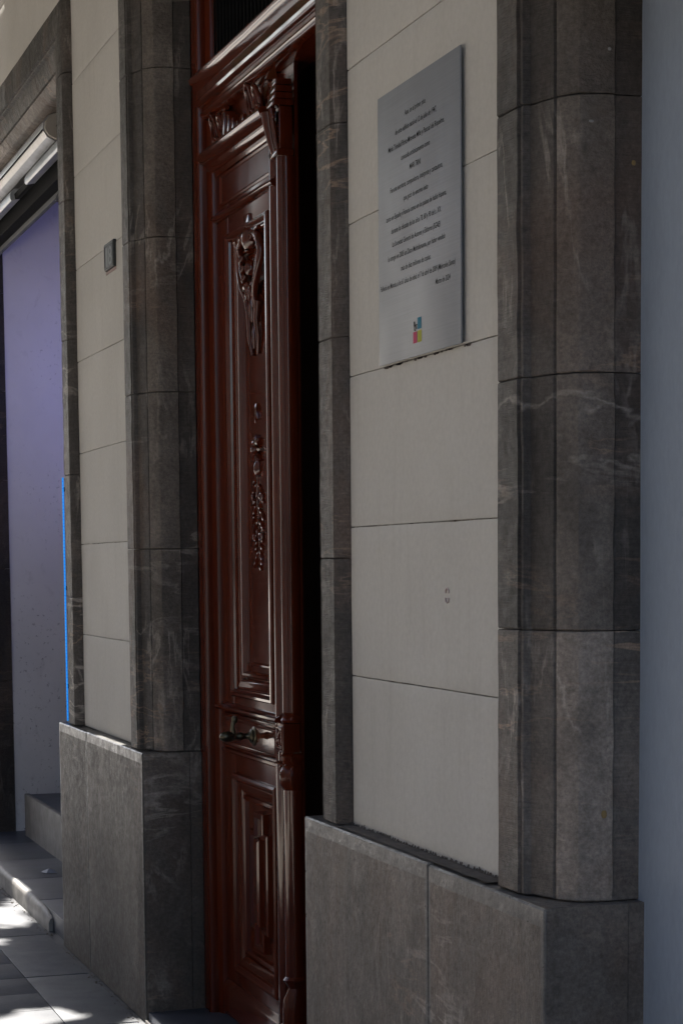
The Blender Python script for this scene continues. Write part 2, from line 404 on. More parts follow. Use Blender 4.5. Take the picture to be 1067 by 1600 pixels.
# ================================================================ plaster walls, course by course
def rough_wall(name, x0, x1, zs, loc_x, label, holes=()):
    t = thing(name, (loc_x, 0, zs[0]), label, 'wall')
    MB().box(x0+.01, x1-.01, .010, .19, zs[0]-.2, zs[-1]).build('joint_bed', M['mortar'], t)
    for k in range(len(zs)-1):
        z0, z1 = zs[k]+.0014, zs[k+1]-.0014
        nz, nx = 14, 10; b = .004
        V = []; F = []
        # front sheet with eased, slightly wavy edges
        zr = [z0, z0+b]+[z0+b+(z1-z0-2*b)*i/(nz-3) for i in range(1, nz-3)]+[z1-b, z1]
        for iz, z in enumerate(zr):
            for ix in range(nx+1):
                x = x0+(x1-x0)*ix/nx
                if ix == 0: x += noise.noise(Vector((z*16, k, x0)))*.0045
                if ix == nx: x += noise.noise(Vector((z*16, k+9, x1)))*.0045
                y = .0014 if iz in (0, len(zr)-1) else 0.0
                if ix in (0, nx): y += .002
                y += noise.noise(Vector((x*2.1, z*2.1, k)))*.0022
                dz = noise.noise(Vector((x*11, k*5, iz > 3)))*.0016 if iz in (0, 1, len(zr)-1, len(zr)-2) else 0
                V.append((x, y, z+dz))
        w_ = nx+1
        for iz in range(len(zr)-1):
            for ix in range(nx):
                a = iz*w_+ix; F.append((a, a+1, a+1+w_, a+w_))
        rim = [ix for ix in range(w_)]+[iz*w_+nx for iz in range(1, len(zr))]+[(len(zr)-1)*w_+ix for ix in range(nx-1, -1, -1)]+[iz*w_ for iz in range(len(zr)-2, 0, -1)]
        k0 = len(V); V += [(V[i][0], .03, V[i][2]) for i in rim]
        n_ = len(rim)
        for i in range(n_): F.append((rim[i], rim[(i+1) % n_], k0+(i+1) % n_, k0+i))
        mk('plaster_block', V, F, M['plaster'], t, smooth=50, tone=1+.05*noise.noise(Vector((k*3.7, x0*2, 1))))
    return t
Z0 = 1.056
ZS = [1.046]+[Z0+.4*i for i in range(1, 9)]      # 1.046, 1.456 ... 4.256
wall_r = rough_wall('plaster_wall', -5.274, -4.172, ZS, -4.7, 'cream plaster wall in wide courses carrying the steel plaque')
wall_l = rough_wall('plaster_wall', -9.079, -7.951, ZS, -8.5, 'narrow cream plaster wall left of the door with the small number plate')
wall_t = rough_wall('plaster_wall', -14.2, -.9, [4.256, 4.656, 5.056, 5.456], -8, 'cream plaster above the stone lintel of the shop')
rough_wall('plaster_wall', -1.45, 3.5, ZS, 1, 'cream plaster wall beside the blue grey door')

# ================================================================ stone surrounds
sp = thing('stone_pillar', (-4.0, 0, 1.046), 'broad moulded grey stone pillar between the cream wall and the blue grey door', 'pillar')
for i, (a, b, tn) in enumerate(((1.046, 1.614, 1.38), (1.614, 2.144, .80), (2.144, 2.702, 1.05), (2.702, 3.35, .78), (3.35, 4.0, .95))):
    surround_block(sp, -4.178, 1, a, b, tone=tn, seed=i, rough=1.3)
lp = thing('stone_pillar', (-7.8, 0, 1.046), 'dark moulded stone pillar directly left of the carved wooden door', 'pillar')
for i, (a, b, tn) in enumerate(((1.046, 1.822, .92), (1.822, 2.414, .88), (2.414, 2.99, .95), (2.99, 3.611, .85), (3.611, 4.3, .8))):
    surround_block(lp, -7.955, 1, a, b, tone=tn, seed=20+i)
rp = thing('stone_pillar', (-5.4, 0, 1.046), 'slim grey stone jamb on the right edge of the dark doorway', 'pillar')
JP = [(a if i < 5 else a-.0 if a < .17 else .165+(a-.165)*.66, b) for i, (a, b) in enumerate(PROFILE)]
for i, (a, b, tn) in enumerate(((1.046, 1.773, 1.0), (1.773, 2.363, 1.12), (2.363, 2.923, 1.08), (2.923, 3.55, 1.0), (3.55, 4.3, .95))):
    surround_block(rp, -5.270, -1, a, b, prof=JP, tone=tn, seed=40+i)
WP = prof_to_len(.018)
js = thing('stone_pillar', (-9.2, 0, 1.046), 'narrow brown grey stone jamb behind the blue light line', 'pillar')
for i, (a, b, tn) in enumerate(((1.046, 1.621, 1.05), (1.621, 2.166, 1.0), (2.166, 2.76, 1.05), (2.76, 3.364, 1.0), (3.364, 3.907, 1.05))):
    surround_block(js, -9.076, -1, a, b, prof=WP, tone=tn, seed=60+i)
# corner stone of the shop opening: jamb turned into the lintel with a mitre
lin = thing('stone_lintel', (-11, 0, 3.93), 'moulded stone lintel over the shop opening', 'lintel')
def mitre_piece(parent, pts_a, pts_b, tone, seed):
    mb = MB().rings([pts_a, pts_b]); np_ = len(pts_a)
    fm = [1 if 17 <= j < 23 else 0 for j in range(np_)]+[0, 0]
    return mk('stone_block', mb.v, mb.f, None, parent, mats=[M['stone'], M['reveal']], fm=fm, smooth=38, tone=tone)
def sec(f):
    pts = [f(a, y) for a, y in WP]; return pts+[f(WP[-1][0]-.06, .18), f(0, .18)]
TOPZ = 4.254
mitre_piece(js, sec(lambda a, y: (-9.076-a, y, 3.9095)), sec(lambda a, y: (-9.076-a, y, TOPZ-a)), 1.0, 1)
cuts = [-9.54, -9.90, -10.42, -10.95, -11.5, -12.05, -12.6, -12.74]
mitre_piece(lin, sec(lambda a, y: (-9.0765-a, y, TOPZ-a)), sec(lambda a, y: (cuts[0]+.002, y, TOPZ-a)), 1.0, 1)
for i in range(len(cuts)-2):
    surround_block(lin, TOPZ, -1, cuts[i+1], cuts[i], prof=WP, tone=random.uniform(.9, 1.15), seed=80+i, axis='x', fmat='lintel')
mitre_piece(lin, sec(lambda a, y: (cuts[-2]-.002, y, TOPZ-a)), sec(lambda a, y: (-13.225+a, y, TOPZ-a)), 1.0, 3)
ff = thing('stone_pillar', (-13, 0, 0), 'dark stone pillar at the far side of the shop opening', 'pillar')
FP = [(a, b if i < 25 else .285) for i, (a, b) in enumerate(WP)]
for i, (a, b, tn) in enumerate(((.03, 1.046, .6), (1.046, 1.75, .5), (1.75, 2.3, .6), (2.3, 2.85, .5), (2.85, 3.45, .6), (3.45, 3.93, .55))):
    surround_block(ff, -13.225, 1, a, b, prof=FP, tone=tn, seed=100+i)
mitre_piece(ff, sec(lambda a, y: (-13.225+a, y, 3.932)), sec(lambda a, y: (-13.226+a, y, TOPZ-a)), .6, 3)
# surround over the door and of the opening on the right, above and beside the view
dl = thing('stone_lintel', (-6.6, 0, 3.95), 'moulded stone lintel over the carved wooden door', 'lintel')
mb = MB().box(-7.95, -5.27, -.036, .18, 4.302, 4.42, .004); mb.build('stone_block', M['stone'], dl, smooth=25)
nr = thing('stone_pillar', (-1.6, 0, 0), 'moulded stone jamb right of the blue grey door', 'pillar')
for i, (a, b) in enumerate(((1.046, 2.0), (2.0, 3.0), (3.0, 4.0))): surround_block(nr, -1.45, -1, a, b, tone=1, seed=120+i)
nl = thing('stone_lintel', (-2.8, 0, 4), 'moulded stone lintel over the blue grey door', 'lintel')
MB().box(-4.178, -1.45, -.036, .18, 4.002, 4.25, .004).build('stone_block', M['stone'], nl, smooth=25)
MB().box(-3.862, -1.762, -.12, .168, 2.99, 3.30, .01).build('stone_block', M['stone'], nl, smooth=25)  # unseen box added to shade the top of the blue grey door

# ================================================================ plinths
def slab_front(parent, x0, x1, z0, z1, y=-.060, left=True, right=True, label=None, tone=1.0, back=.009, seed=0):
    """slab: tooled field framed by a smooth dressed margin, worn top arris"""
    mt, ms = .040, .016
    xs = [x0+.0015, x0+.0045, x0+ms]+[x0+ms+(x1-x0-2*ms)*i/8 for i in range(1, 8)]+[x1-ms, x1-.0045, x1-.0015]
    zz = [z0, z0+.002, z0+.02]+[z0+.02+(z1-mt-z0-.02)*i/7 for i in range(1, 7)]+[z1-mt, z1-.0045, z1-.0005]
    nx, nz = len(xs), len(zz); V = []; F = []; fm = []
    for j, z in enumerate(zz):
        for i, x in enumerate(xs):
            yy = y
            if i in (0, nx-1): yy += .004
            if j == nz-1: yy += .0045
            fld = 2 <= i <= nx-3 and j <= nz-3
            if fld: yy += -.0006
            c = jit((x, yy, z), .0012 if (j >= nz-2 or i in (0, 1, nx-1, nx-2)) else .0006, 23, seed)
            V.append(c)
    for j in range(nz-1):
        for i in range(nx-1):
            a = j*nx+i; F.append((a, a+1, a+1+nx, a+nx)); fm.append(0 if (2 <= i < nx-3 and j < nz-3) else 1)
    rim = list(range(nx))+[j*nx+nx-1 for j in range(1, nz)]+[(nz-1)*nx+i for i in range(nx-2, -1, -1)]+[j*nx for j in range(nz-2, 0, -1)]
    k0 = len(V); V += [(V[i][0], back, V[i][2]) for i in rim]; n_ = len(rim)
    for i in range(n_): F.append((rim[i], rim[(i+1) % n_], k0+(i+1) % n_, k0+i)); fm.append(1)
    o = mk('stone_slab', V, F, None, parent, mats=[M['slab'], M['dressed']], fm=fm, smooth=35, tone=tone)
    if label: o['label'] = label
    return o
def slab_reveal(parent, x, y0, y1, z0, z1, sgn, tone=1.0):
    """end slab that faces along the street"""
    b = MB().box(min(x, x-sgn*.14), max(x, x-sgn*.14), y0, y1-.05, z0, z1, .003).build('stone_slab', M['reveal'], parent, smooth=25, tone=tone)
    b2 = MB().box(min(x-sgn*.0035, x-sgn*.14), max(x-sgn*.0035, x-sgn*.14), y1-.05+.001, y1, z0, z1, .003).build('stone_slab', M['reveal'], parent, smooth=25, tone=tone*.85)
pr = thing('stone_plinth', (-4.7, -.03, 0), 'brown grey stone plinth with a dusty ledge under the plaque wall', 'plinth')
slab_front(pr, -5.528, -4.532, .0, 1.046, tone=1.08, seed=1); slab_front(pr, -4.529, -3.846, .0, 1.043, tone=1.16, seed=2)
slab_reveal(pr, -3.846, -.054, .182, 0, 1.044, 1, .95)
MB().box(-5.53, -3.99, .012, .185, 0, 1.043).build('plinth_core', M['mortar'], pr)
MB().box(-5.527, -5.40, -.045, .0115, 0, 1.0435).build('stone_slab', M['dressed'], pr)
pl = thing('stone_plinth', (-8.5, -.03, 0), 'stone plinth with a pale polished top edge left of the wooden door', 'plinth')
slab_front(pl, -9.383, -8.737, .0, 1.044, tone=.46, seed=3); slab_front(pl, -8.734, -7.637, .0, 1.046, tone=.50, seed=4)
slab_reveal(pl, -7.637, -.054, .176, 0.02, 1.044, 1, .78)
MB().box(-9.38, -7.79, .012, .185, 0, 1.043).build('plinth_core', M['mortar'], pl)
pn = thing('stone_plinth', (0, -.03, 0), 'stone plinth right of the blue grey door', 'plinth')
slab_front(pn, -1.78, 3.5, 0, 1.044)
th = thing('door_step', (-6.6, .1, 0), 'low dark stone threshold in front of the wooden door', 'step')
MB().box(-7.634, -5.531, -.052, .46, -.05, .042, .004).build('threshold_slab', M['floor'], th, smooth=25)
MB().box(-7.634, -5.531, -.066, -.0535, -.05, .012, .002).build('edge_strip', M['dressed'], th, smooth=25)
# dust line where plaster meets the ledge
V = []; F = []
dust = MB()
for i in range(220):
    x = -5.26+1.075*random.random(); h = random.uniform(.002, .010)*(1.5 if random.random() < .1 else 1)
    dust.add([(x-.006, -.0035, 1.0465), (x+.006, -.0035, 1.0465), (x+.003, -.001, 1.0465+h), (x-.003, -.001, 1.0465+h)], [(0, 1, 2, 3)])
for i in range(26):
    x0_ = -5.26+1.07*i/26; x1_ = -5.26+1.07*(i+1)/26; e0 = -.047+.006*noise.noise(Vector((x0_*14, 1, 1))); e1 = -.047+.006*noise.noise(Vector((x1_*14, 1, 1)))
    dust.add([(x0_, e0, 1.0478), (x1_, e1, 1.0478), (x1_, -.001, 1.0484), (x0_, -.001, 1.0484)], [(0, 1, 2, 3)])
o = dust.build('dirt_fringe', m_simple('brown_dust', (.085, .07, .06), .95, var=.35, scale=25, bs=.5), pr); tag(o, kind='stuff')

# ================================================================ shop opening on the left
st = thing('shop_step', (-11.4, -.06, 0), 'pale worn stone step edge with a broken end in front of the shop', 'step')
prof = [(-.062, -.05), (-.062, .066), (-.058, .080), (-.050, .089), (-.040, .0925), (-.037, .0925), (-.037, -.05)]
rings = []
for i in range(46):
    x = -13.2+i*(13.2-9.79)/45; dr = max(0, (x+10.05)/.26)**2
    rings.append([(x-(.0 if i < 45 else (z < .05)*-.0), y+dr*.004*(y < -.05)+noise.noise(Vector((x*9, y*50, z*30)))*.0035*(z > .05), max(-.05, z-dr*.034*(z > .0)+noise.noise(Vector((x*7, 3, y*40)))*.003*(z > .05))) for y, z in prof])
MB().rings(rings).build('step_edge', M['step'], st, smooth=45)
ins = thing('raised_shop_floor', (-11, .31, .09), 'grey riser of a higher blue lit floor inside the shop entrance', 'step')
MB().box(-12.70, -9.41, .31, .345, .085, .352, .008).build('riser', M['step'], ins, smooth=25)
MB().box(-12.70, -9.41, .346, 2.6, .085, .345).build('upper_floor', M['floor'], ins)
sw = thing('side_wall', (-12.95, .9, 0), 'white painted side wall of the shop entrance glowing violet', 'wall')
def wavy_wall(x, y0, y1, z0, z1, n, m):
    V = []; F = []
    for j in range(m+1):
        for i in range(n+1):
            y = y0+(y1-y0)*i/n; z = z0+(z1-z0)*j/m
            V.append((x+noise.noise(Vector((y*3, z*2, 1)))*.008, y, z))
    for j in range(m):
        for i in range(n): a = j*(n+1)+i; F.append((a, a+1, a+n+2, a+n+1))
    k = len(V); V += [(x-.2, y0, z0), (x-.2, y1, z0), (x-.2, y1, z1), (x-.2, y0, z1)]
    F += [(k, k+3, k+2, k+1)]
    for r_ in ([i for i in range(n+1)]+[k+1, k], [(m)*(n+1)+i for i in range(n+1)]+[k+2, k+3], [j*(n+1) for j in range(m+1)]+[k+3, k], [j*(n+1)+n for j in range(m+1)]+[k+2, k+1]): F.append(tuple(r_))
    return V, F
V, F = wavy_wall(-12.915, .287, 2.6, .0, 4.3, 12, 24)
mk('wall_face', V, F, M['side'], sw, smooth=60)
# inner walls of the shop: back and near side
si = thing('shop_interior', (-11, 2.6, 0), kind='structure')
MB().box(-13.1, -9.3, 2.6, 2.7, 0, 4.4).build('back_wall', M['hall'], si)
MB().box(-9.40, -9.30, .2, 2.6, 0, 4.4).build('near_wall', M['hall'], si)
MB().box(-13.1, -9.3, .2, 2.6, 4.02, 4.06).build('ceiling', M['hall'], si)
pel = thing('pelmet_board', (-11, .21, 3.64), 'dark grey pelmet board hanging below the roller shutter', 'board')
MB().box(-12.9, -9.41, .20, .225, 3.635, 4.018, .003).build('board', M['darkpanel'], pel, smooth=25)
MB().box(-12.9, -9.41, .196, .1995, 3.66, 3.672).build('trim_strip', M['black'], pel)
br = MB(); br.tube([(-10.39, .195, 3.63), (-10.39, .17, 3.615), (-10.387, .16, 3.585)], .004, 6)
tag(br.build('cable_clip', M['alu'], None, smooth=25), 'small bright metal clip hanging under the dark pelmet board', 'clip')
# roller shutter: faceted housing and the two pale lath pieces below it
sh = thing('roller_shutter', (-11, .06, 3.7), 'silver roller shutter casing with pale bottom slats under the lintel', 'shutter')
def along_x(name, x0, x1, sec_, mat, parent):
    n = 10; rings = [[(x0+(x1-x0)*i/n, y, z) for y, z in sec_] for i in range(n+1)]
    return MB().rings(rings).build(name, mat, parent, smooth=28)
ZC, YC = 3.868, .105
oct_ = [(YC+.068*math.cos(R(a))*1.0, ZC+.068*math.sin(R(a))) for a in (100, 130, 160, 190, 200, 225, 262, 300, 340, 20, 60)]
along_x('casing', -12.9, -10.02, oct_, M['alu'], sh)
along_x('casing_seam', -12.9, -10.025, [(.034, 3.851), (.0375, 3.847), (.0375, 3.856), (.034, 3.8535)], M['black'], sh)
along_x('end_cap', -10.018, -9.99, [(YC+(y-YC)*.9, ZC+(z-ZC)*.9) for y, z in oct_], M['facade'], sh)
MB().tube([(-9.99, YC+.01, ZC), (-9.40, YC+.01, ZC)], .018).build('axle', M['black'], sh)
slat_sec = [(.052, 3.735), (.060, 3.755), (.080, 3.768), (.105, 3.768), (.105, 3.715), (.060, 3.705), (.053, 3.714)]
along_x('bottom_slat', -10.66, -9.56, slat_sec, M['slat'], sh)
along_x('bottom_slat', -12.9, -11.13, slat_sec, M['slat'], sh)
along_x('slat_carrier', -11.13, -10.66, [(.075, 3.74), (.105, 3.76), (.105, 3.715), (.08, 3.712)], M['black'], sh)
along_x('guide_board', -12.9, -9.41, [(.14, 3.66), (.195, 3.66), (.195, 4.0), (.14, 4.0)], M['black'], sh)
# LED line on the near jamb and an added unseen light box, standing in for shop lighting on the side wall
ledo = thing('light_strip', (-9.345, -.03, 1.05), 'thin vertical blue glowing light strip on the edge of the shop jamb', 'light strip')
MB().lathe_z(-9.352, -.0245, [(.003, 1.05), (.004, 1.052), (.004, 2.160), (.003, 2.164)], 8).build('glowing_tube', M['led'], ledo, smooth=60)
seg = MB()
for i in range(70): z = 1.06+i*.0157; seg.lathe_z(-9.352, -.0245, [(.0043, z), (.0043, z+.003)], 8)
tag(seg.build('tube_rib', m_emit('deep_blue_led', (.01, .16, .8), .2), ledo), kind='stuff')
for z in (1.2, 1.65, 2.1): MB().box(-9.358, -9.345, -.02, .012, z, z+.02).build('clip', M['black'], ledo)
sg = thing('standin_light_box', (-11.7, .75, 2.9), 'unseen blue violet light box standing in for the shop lighting', 'lamp')
MB().box(-11.73, -11.66, .68, .90, 2.60, 3.20, .004).build('light_case', M['black'], sg)
MB().box(-11.736, -11.731, .69, .89, 2.62, 3.18).build('lit_face', m_emit('violet_light', (.40, .41, 1.0), 3.3), sg)
for y in (.72, .86): MB().tube([(-11.70, y, 3.20), (-11.70, y, 4.02)], .005).build('hanger', M['black'], sg)
lit = mk('paper_scrap', [(-11.10, .13, .092), (-11.03, .15, .094), (-11.02, .21, .092), (-11.08, .20, .105), (-11.06, .17, .115)], [(0, 1, 4), (1, 2, 4), (2, 3, 4), (3, 0, 4)], M['paper'])
tag(lit, 'tiny crumpled pale scrap lying on the dark shop porch floor', 'litter')

# ================================================================ right: blue grey door
bd = thing('blue_grey_door', (-2.8, .17, 0), 'flat blue grey painted door panel at the right edge', 'door')
V = []; F = []; n, m = 14, 22
for j in range(m+1):
    for i in range(n+1):
        x = -3.90+2.15*i/n; z = .0+4.0*j/m
        V.append((x, .170+noise.noise(Vector((x*2.2, 2, z*1.1)))*.0035, z))
for j in range(m):
    for i in range(n): a = j*(n+1)+i; F.append((a, a+1, a+n+2, a+n+1))
mk('door_sheet', V, F, M['bluegrey'], bd, smooth=60)
MB().box(-3.90, -1.74, .178, .22, 0, 4.0).build('door_core', M['hall'], bd)
# ================================================================ the wooden door and its frame
W = M['wood']
fr = thing('door_frame', (-6.6, .2, .04), 'reddish wooden door frame with a heavy moulded transom under a dark fanlight', 'door frame')
def post(x0, sgn):
    # front roll, side return, second step
    sec_ = [(0, .30), (0, .182), (.006, .177), (.030, .174), (.060, .176), (.074, .178), (.082, .172), (.098, .170), (.110, .176), (.113, .186), (.113, .204), (.130, .210), (.145, .214), (.148, .222), (.148, .30)]
    rings = [[(x0+sgn*a, y, z) for a, y in sec_] for z in [.042]+[.3+.45*i for i in range(9)]+[4.3]]
    return MB().rings(rings).build('post', W, fr, smooth=35)
post(-7.652, 1); post(-5.545, -1)
TX0, TX1 = -7.539, -5.66
tsec = [(.30, 3.395), (.205, 3.395), (.196, 3.398), (.185, 3.402), (.174, 3.408), (.168, 3.416), (.168, 3.422), (.172, 3.428), (.176, 3.430), (.176, 3.440), (.160, 3.445), (.152, 3.452), (.150, 3.462), (.156, 3.470), (.160, 3.472), (.160, 3.502),
        (.156, 3.505), (.140, 3.516), (.130, 3.528), (.127, 3.538), (.130, 3.546), (.140, 3.552), (.165, 3.560), (.190, 3.566), (.30, 3.566)]
tsec = [(y+.012, z) for y, z in tsec]
n = 30; rings = [[(TX0+(TX1-TX0)*i/n, y+noise.noise(Vector((i*.7, z*40, 0)))*.0008, z+noise.noise(Vector((i*.9, y*50, 5)))*.0012) for y, z in tsec] for i in range(n+1)]
MB().rings(rings).build('transom', M['polished'], fr, smooth=30)
fl = MB().box(TX0, TX1, .262, .268, 3.567, 4.28).build('fanlight_glass', M['glass'], fr)
for i in range(40):
    x = TX0+.03+i*(TX1-TX0-.06)/39
    if i == 0:
        b0 = MB().lathe_z(x, .232, [(.0065, 3.567), (.0065, 4.28)], 8).build('fanlight_bar', M['black'], fr, smooth=60); bx0 = x
    else:
        b = b0.copy(); COL.objects.link(b); b.parent = fr; b.location = (x-bx0, 0, 0)
MB().box(TX0, TX1, .215, .25, 4.0, 4.03, .003).build('fanlight_rail', M['black'], fr, smooth=25)

door = thing('wooden_door', (-7.55, .23, .045), 'closed carved leaf of the dark red varnished wooden door', 'door')
Y = .230; DX0, DX1 = -7.555, -6.725; DB, DT = .048, 3.392
UX0, UX1, UZ0, UZ1 = -7.350, -6.800, 1.275, 2.955
LX0, LX1, LZ0, LZ1 = -7.370, -6.800, .235, .985
def part(name, *bx, b=.003): return rbox(name, W, door, *bx, b=b)
part('stile', DX0, UX0+.004, Y, Y+.05, DB, DT); part('stile', UX1-.004, DX1, Y, Y+.05, DB, DT)
part('rail', UX0+.005, UX1-.005, Y+.0005, Y+.05, DB, LZ0+.004)
part('rail', UX0+.005, UX1-.005, Y+.0005, Y+.05, LZ1-.004, UZ0+.004)
part('rail', UX0+.005, UX1-.005, Y+.0005, Y+.05, UZ1-.004, DT)
mould = [(0, Y+.004), (0, Y-.010), (.006, Y-.016), (.016, Y-.017), (.024, Y-.012), (.030, Y-.006), (.034, Y-.006), (.036, Y+.002), (.046, Y+.006), (.062, Y+.009), (.074, Y+.014), (.080, Y+.022), (.084, Y+.022), (.086, Y+.013), (.094, Y+.009), (.102, Y+.011), (.107, Y+.018), (.112, Y+.028), (.136, Y+.028), (.139, Y+.018), (.146, Y+.016), (.150, Y+.021), (.153, Y+.027)]
MB().nest(UX0, UX1, UZ0, UZ1, [(a*.86, y) for a, y in mould]).build('upper_panel', M['polished'], door, smooth=32)
lm = [(0, Y+.004), (0, Y-.008), (.008, Y-.013), (.018, Y-.012), (.026, Y-.004), (.030, Y-.004), (.033, Y+.005), (.05, Y+.010), (.066, Y+.018), (.070, Y+.026), (.074, Y+.026), (.076, Y+.016), (.086, Y+.012), (.094, Y+.016), (.098, Y+.03), (.125, Y+.034)]
lowp = MB().nest(LX0, LX1, LZ0, LZ1, lm).build('lower_panel', W, door, smooth=32)
cr = MB(); cx = (LX0+LX1)/2; cz = (LZ0+LZ1)/2
def raised(x0, x1, z0, z1, y0, yf, ch): cr.nest(x0, x1, z0, z1, [(0, y0), (.002, yf+.006), (ch, yf), (ch+.004, yf)])
def crossring(hw, hh, nw, nh, y0, y1, ins):
    """plus-shaped moulding: wide waist of half-size (hw, hh), narrower head and foot (nw, nh)"""
    def ol(i): 
        a, b, c_, e = hw-i, hh-i, nw-i, nh-i
        return [(-c_, -e), (c_, -e), (c_, -b), (a, -b), (a, b), (c_, b), (c_, e), (-c_, e), (-c_, b), (-a, b), (-a, -b), (-c_, -b)]
    rs = [[(cx+p[0], y, cz+p[1]) for p in ol(i)] for i, y in ((0, y0), (.002, y1+.004), (.008, y1), (ins, y1), (ins+.004, y1+.012))]
    k = len(cr.v); cr.v += [q for r_ in rs for q in r_]
    for i in range(len(rs)-1):
        for j in range(12): a = k+i*12+j; b = k+i*12+(j+1) % 12; cr.f.append((a, b, b+12, a+12))
    cr.f.append(tuple(k+(len(rs)-1)*12+j for j in range(12)))
crossring(.118, .185, .062, .255, Y+.034, Y+.008, .020)
raised(cx-.034, cx+.034, cz-.16, cz+.16, Y+.020, Y-.002, .012)
o = cr.build('raised_cross', M['polished'], lowp, smooth=30); o['label'] = 'stepped cross raised on the lower panel'
# ledges and rails between the panels
def hmould(name, z, sec_, x0=DX0+.012, x1=DX1+.004, parent=None):
    rings = [[(x, Y+a, z+b) for a, b in sec_] for x in [x0+(x1-x0)*i/12 for i in range(13)]]
    rings[0] = [(x0+.006, y+.002, zz) for _, y, zz in rings[0]]; rings[-1] = [(x1-.006, y+.002, zz) for _, y, zz in rings[-1]]
    return MB().rings(rings).build(name, M['polished'], parent or door, smooth=30)
hmould('ledge_moulding', 1.205, [(.005, 0), (-.004, 0), (-.012, .008), (-.024, .013), (-.028, .020), (-.026, .027), (-.014, .032), (-.008, .040), (.005, .042)])
hmould('ledge_moulding', 1.055, [(.005, 0), (-.006, .002), (-.012, .008), (-.010, .016), (-.003, .020), (.005, .022)])
hmould('kick_moulding', .165, [(.005, -.11), (-.018, -.11), (-.018, -.012), (-.014, 0), (-.006, .010), (-.003, .018), (.005, .02)])
MB().nest(-7.515, -6.772, 1.082, 1.200, [(0, Y+.004), (0, Y-.004), (.006, Y-.0085), (.012, Y-.006), (.016, Y-.006), (.020, Y-.009)]).build('lock_rail_panel', M['polished'], door, smooth=32)
MB().nest(-7.44, -6.775, 3.068, 3.185, [(0, Y+.004), (.002, Y-.004), (.008, Y-.007), (.014, Y-.004), (.016, Y-.001)]).build('frieze_panel', W, door, smooth=32)
hmould('frieze_moulding', 3.018, [(.005, 0), (-.006, .002), (-.016, .008), (-.022, .017), (-.019, .025), (-.010, .030), (-.004, .038), (.005, .042)])
corn = hmould('cornice', 3.185, [(.005, 0), (-.006, .002), (-.010, .010), (-.012, .018), (-.022, .024), (-.030, .034), (-.032, .044), (-.048, .052), (-.062, .062), (-.068, .074), (-.066, .084), (-.056, .090), (.005, .094)], x1=DX1+.03)
# carved crest between cornice and transom
def spiral(cx_, cz_, r0_, turns, a0, sgn=1, n=26, y=Y-.02):
    return [(cx_+sgn*r0_*(1-.82*t)*math.cos(a0+turns*2*math.pi*t), y-.012*t, cz_+r0_*(1-.82*t)*math.sin(a0+turns*2*math.pi*t)) for t in (i/n for i in range(n+1))]
cre = MB()
for c_, w_, h_ in ((-7.43, .034, .115), (-7.33, .026, .095), (-6.95, .034, .120), (-6.86, .026, .095)):
    for k in (0, 1):
        cre.tube([(c_-w_*(1-.45*k), Y-.010-.01*k, 3.283), (c_-w_*(1-.45*k), Y-.022-.006*k, 3.283+h_*.5*(1-.15*k)), (c_-w_*.6*(1-.45*k), Y-.032, 3.283+h_*.88*(1-.2*k)), (c_, Y-.036, 3.283+h_*(1-.22*k)), (c_+w_*.6*(1-.45*k), Y-.032, 3.283+h_*.88*(1-.2*k)), (c_+w_*(1-.45*k), Y-.022-.006*k, 3.283+h_*.5*(1-.15*k)), (c_+w_*(1.1-.45*k), Y-.010-.01*k, 3.283)], .0085-.002*k, 7)
    cre.tube(spiral(c_+w_*1.2, 3.300, .018, 1.2, R(120), 1, y=Y-.02), .006)
    cre.blob((c_, Y-.014, 3.312), (.013, .016, .028))
for k in range(4): cre.box(-7.255+.045*k-.022, -7.255+.045*k+.022, Y-.040+.004*k, Y+.01, 3.28, 3.372-.020*k, .003)
cre.box(-7.06, -7.02, Y-.030, Y+.01, 3.28, 3.318, .003)
cre.tube([(-7.50, Y-.012, 3.375), (-7.38, Y-.02, 3.392), (-7.24, Y-.026, 3.385)], lambda t: .012-.004*t)
cre.build('carved_crest', M['polished'], corn, smooth=50)
# carved garland at the head of the long panel
gx = (UX0+UX1)/2; yp = Y+.036
ga = MB()
ga.blob((gx, yp-.030, 2.905), (.045, .036, .05)); ga.box(gx-.035, gx+.035, yp-.045, yp+.01, 2.925, 2.985, .006)
for s_ in (1, -1):
    ga.tube([(gx+s_*.03, yp-.03, 2.90), (gx+s_*.08, yp-.036, 2.915), (gx+s_*.125, yp-.034, 2.89), (gx+s_*.14, yp-.03, 2.84), (gx+s_*.125, yp-.034, 2.79), (gx+s_*.085, yp-.036, 2.735), (gx+s_*.05, yp-.03, 2.70), (gx+s_*.045, yp-.026, 2.66)], lambda t: .017-.005*t)
    ga.tube([(gx+s_*.118, yp-.03, 2.86), (gx+s_*.10, yp-.036, 2.80), (gx+s_*.07, yp-.034, 2.755)], .008)
    ga.tube(spiral(gx+s_*.115, 2.900, .026, 1.2, R(60), s_, y=yp-.035), .008)
    for k in range(5): ga.blob((gx+s_*(.11-.016*k), yp-.03, 2.84-.035*k), (.012, .014, .022), rot=s_*.5)
    ga.tube([(gx+s_*.06, yp-.02, 2.68), (gx+s_*.045, yp-.024, 2.62), (gx+s_*.055, yp-.02, 2.56), (gx+s_*.035, yp-.014, 2.50)], lambda t: .013-.007*t)
for k in range(5): a = R(-60+30*k); ga.blob((gx+.05*math.sin(a), yp-.03, 2.765-.052*math.cos(a)), (.012, .016, .034), rot=a)
ga.blob((gx, yp-.026, 2.80), (.022, .026, .03)); ga.blob((gx, yp-.02, 2.66), (.018, .02, .06)); ga.blob((gx, yp-.016, 2.56), (.012, .014, .05))
ga.build('carved_garland', M['polished'], door, smooth=50)
pe = MB()
pe.blob((gx+.01, yp-.01, 2.30), (.012, .014, .035), rot=.3); pe.blob((gx-.02, yp-.006, 2.285), (.008, .01, .03), rot=-.4)
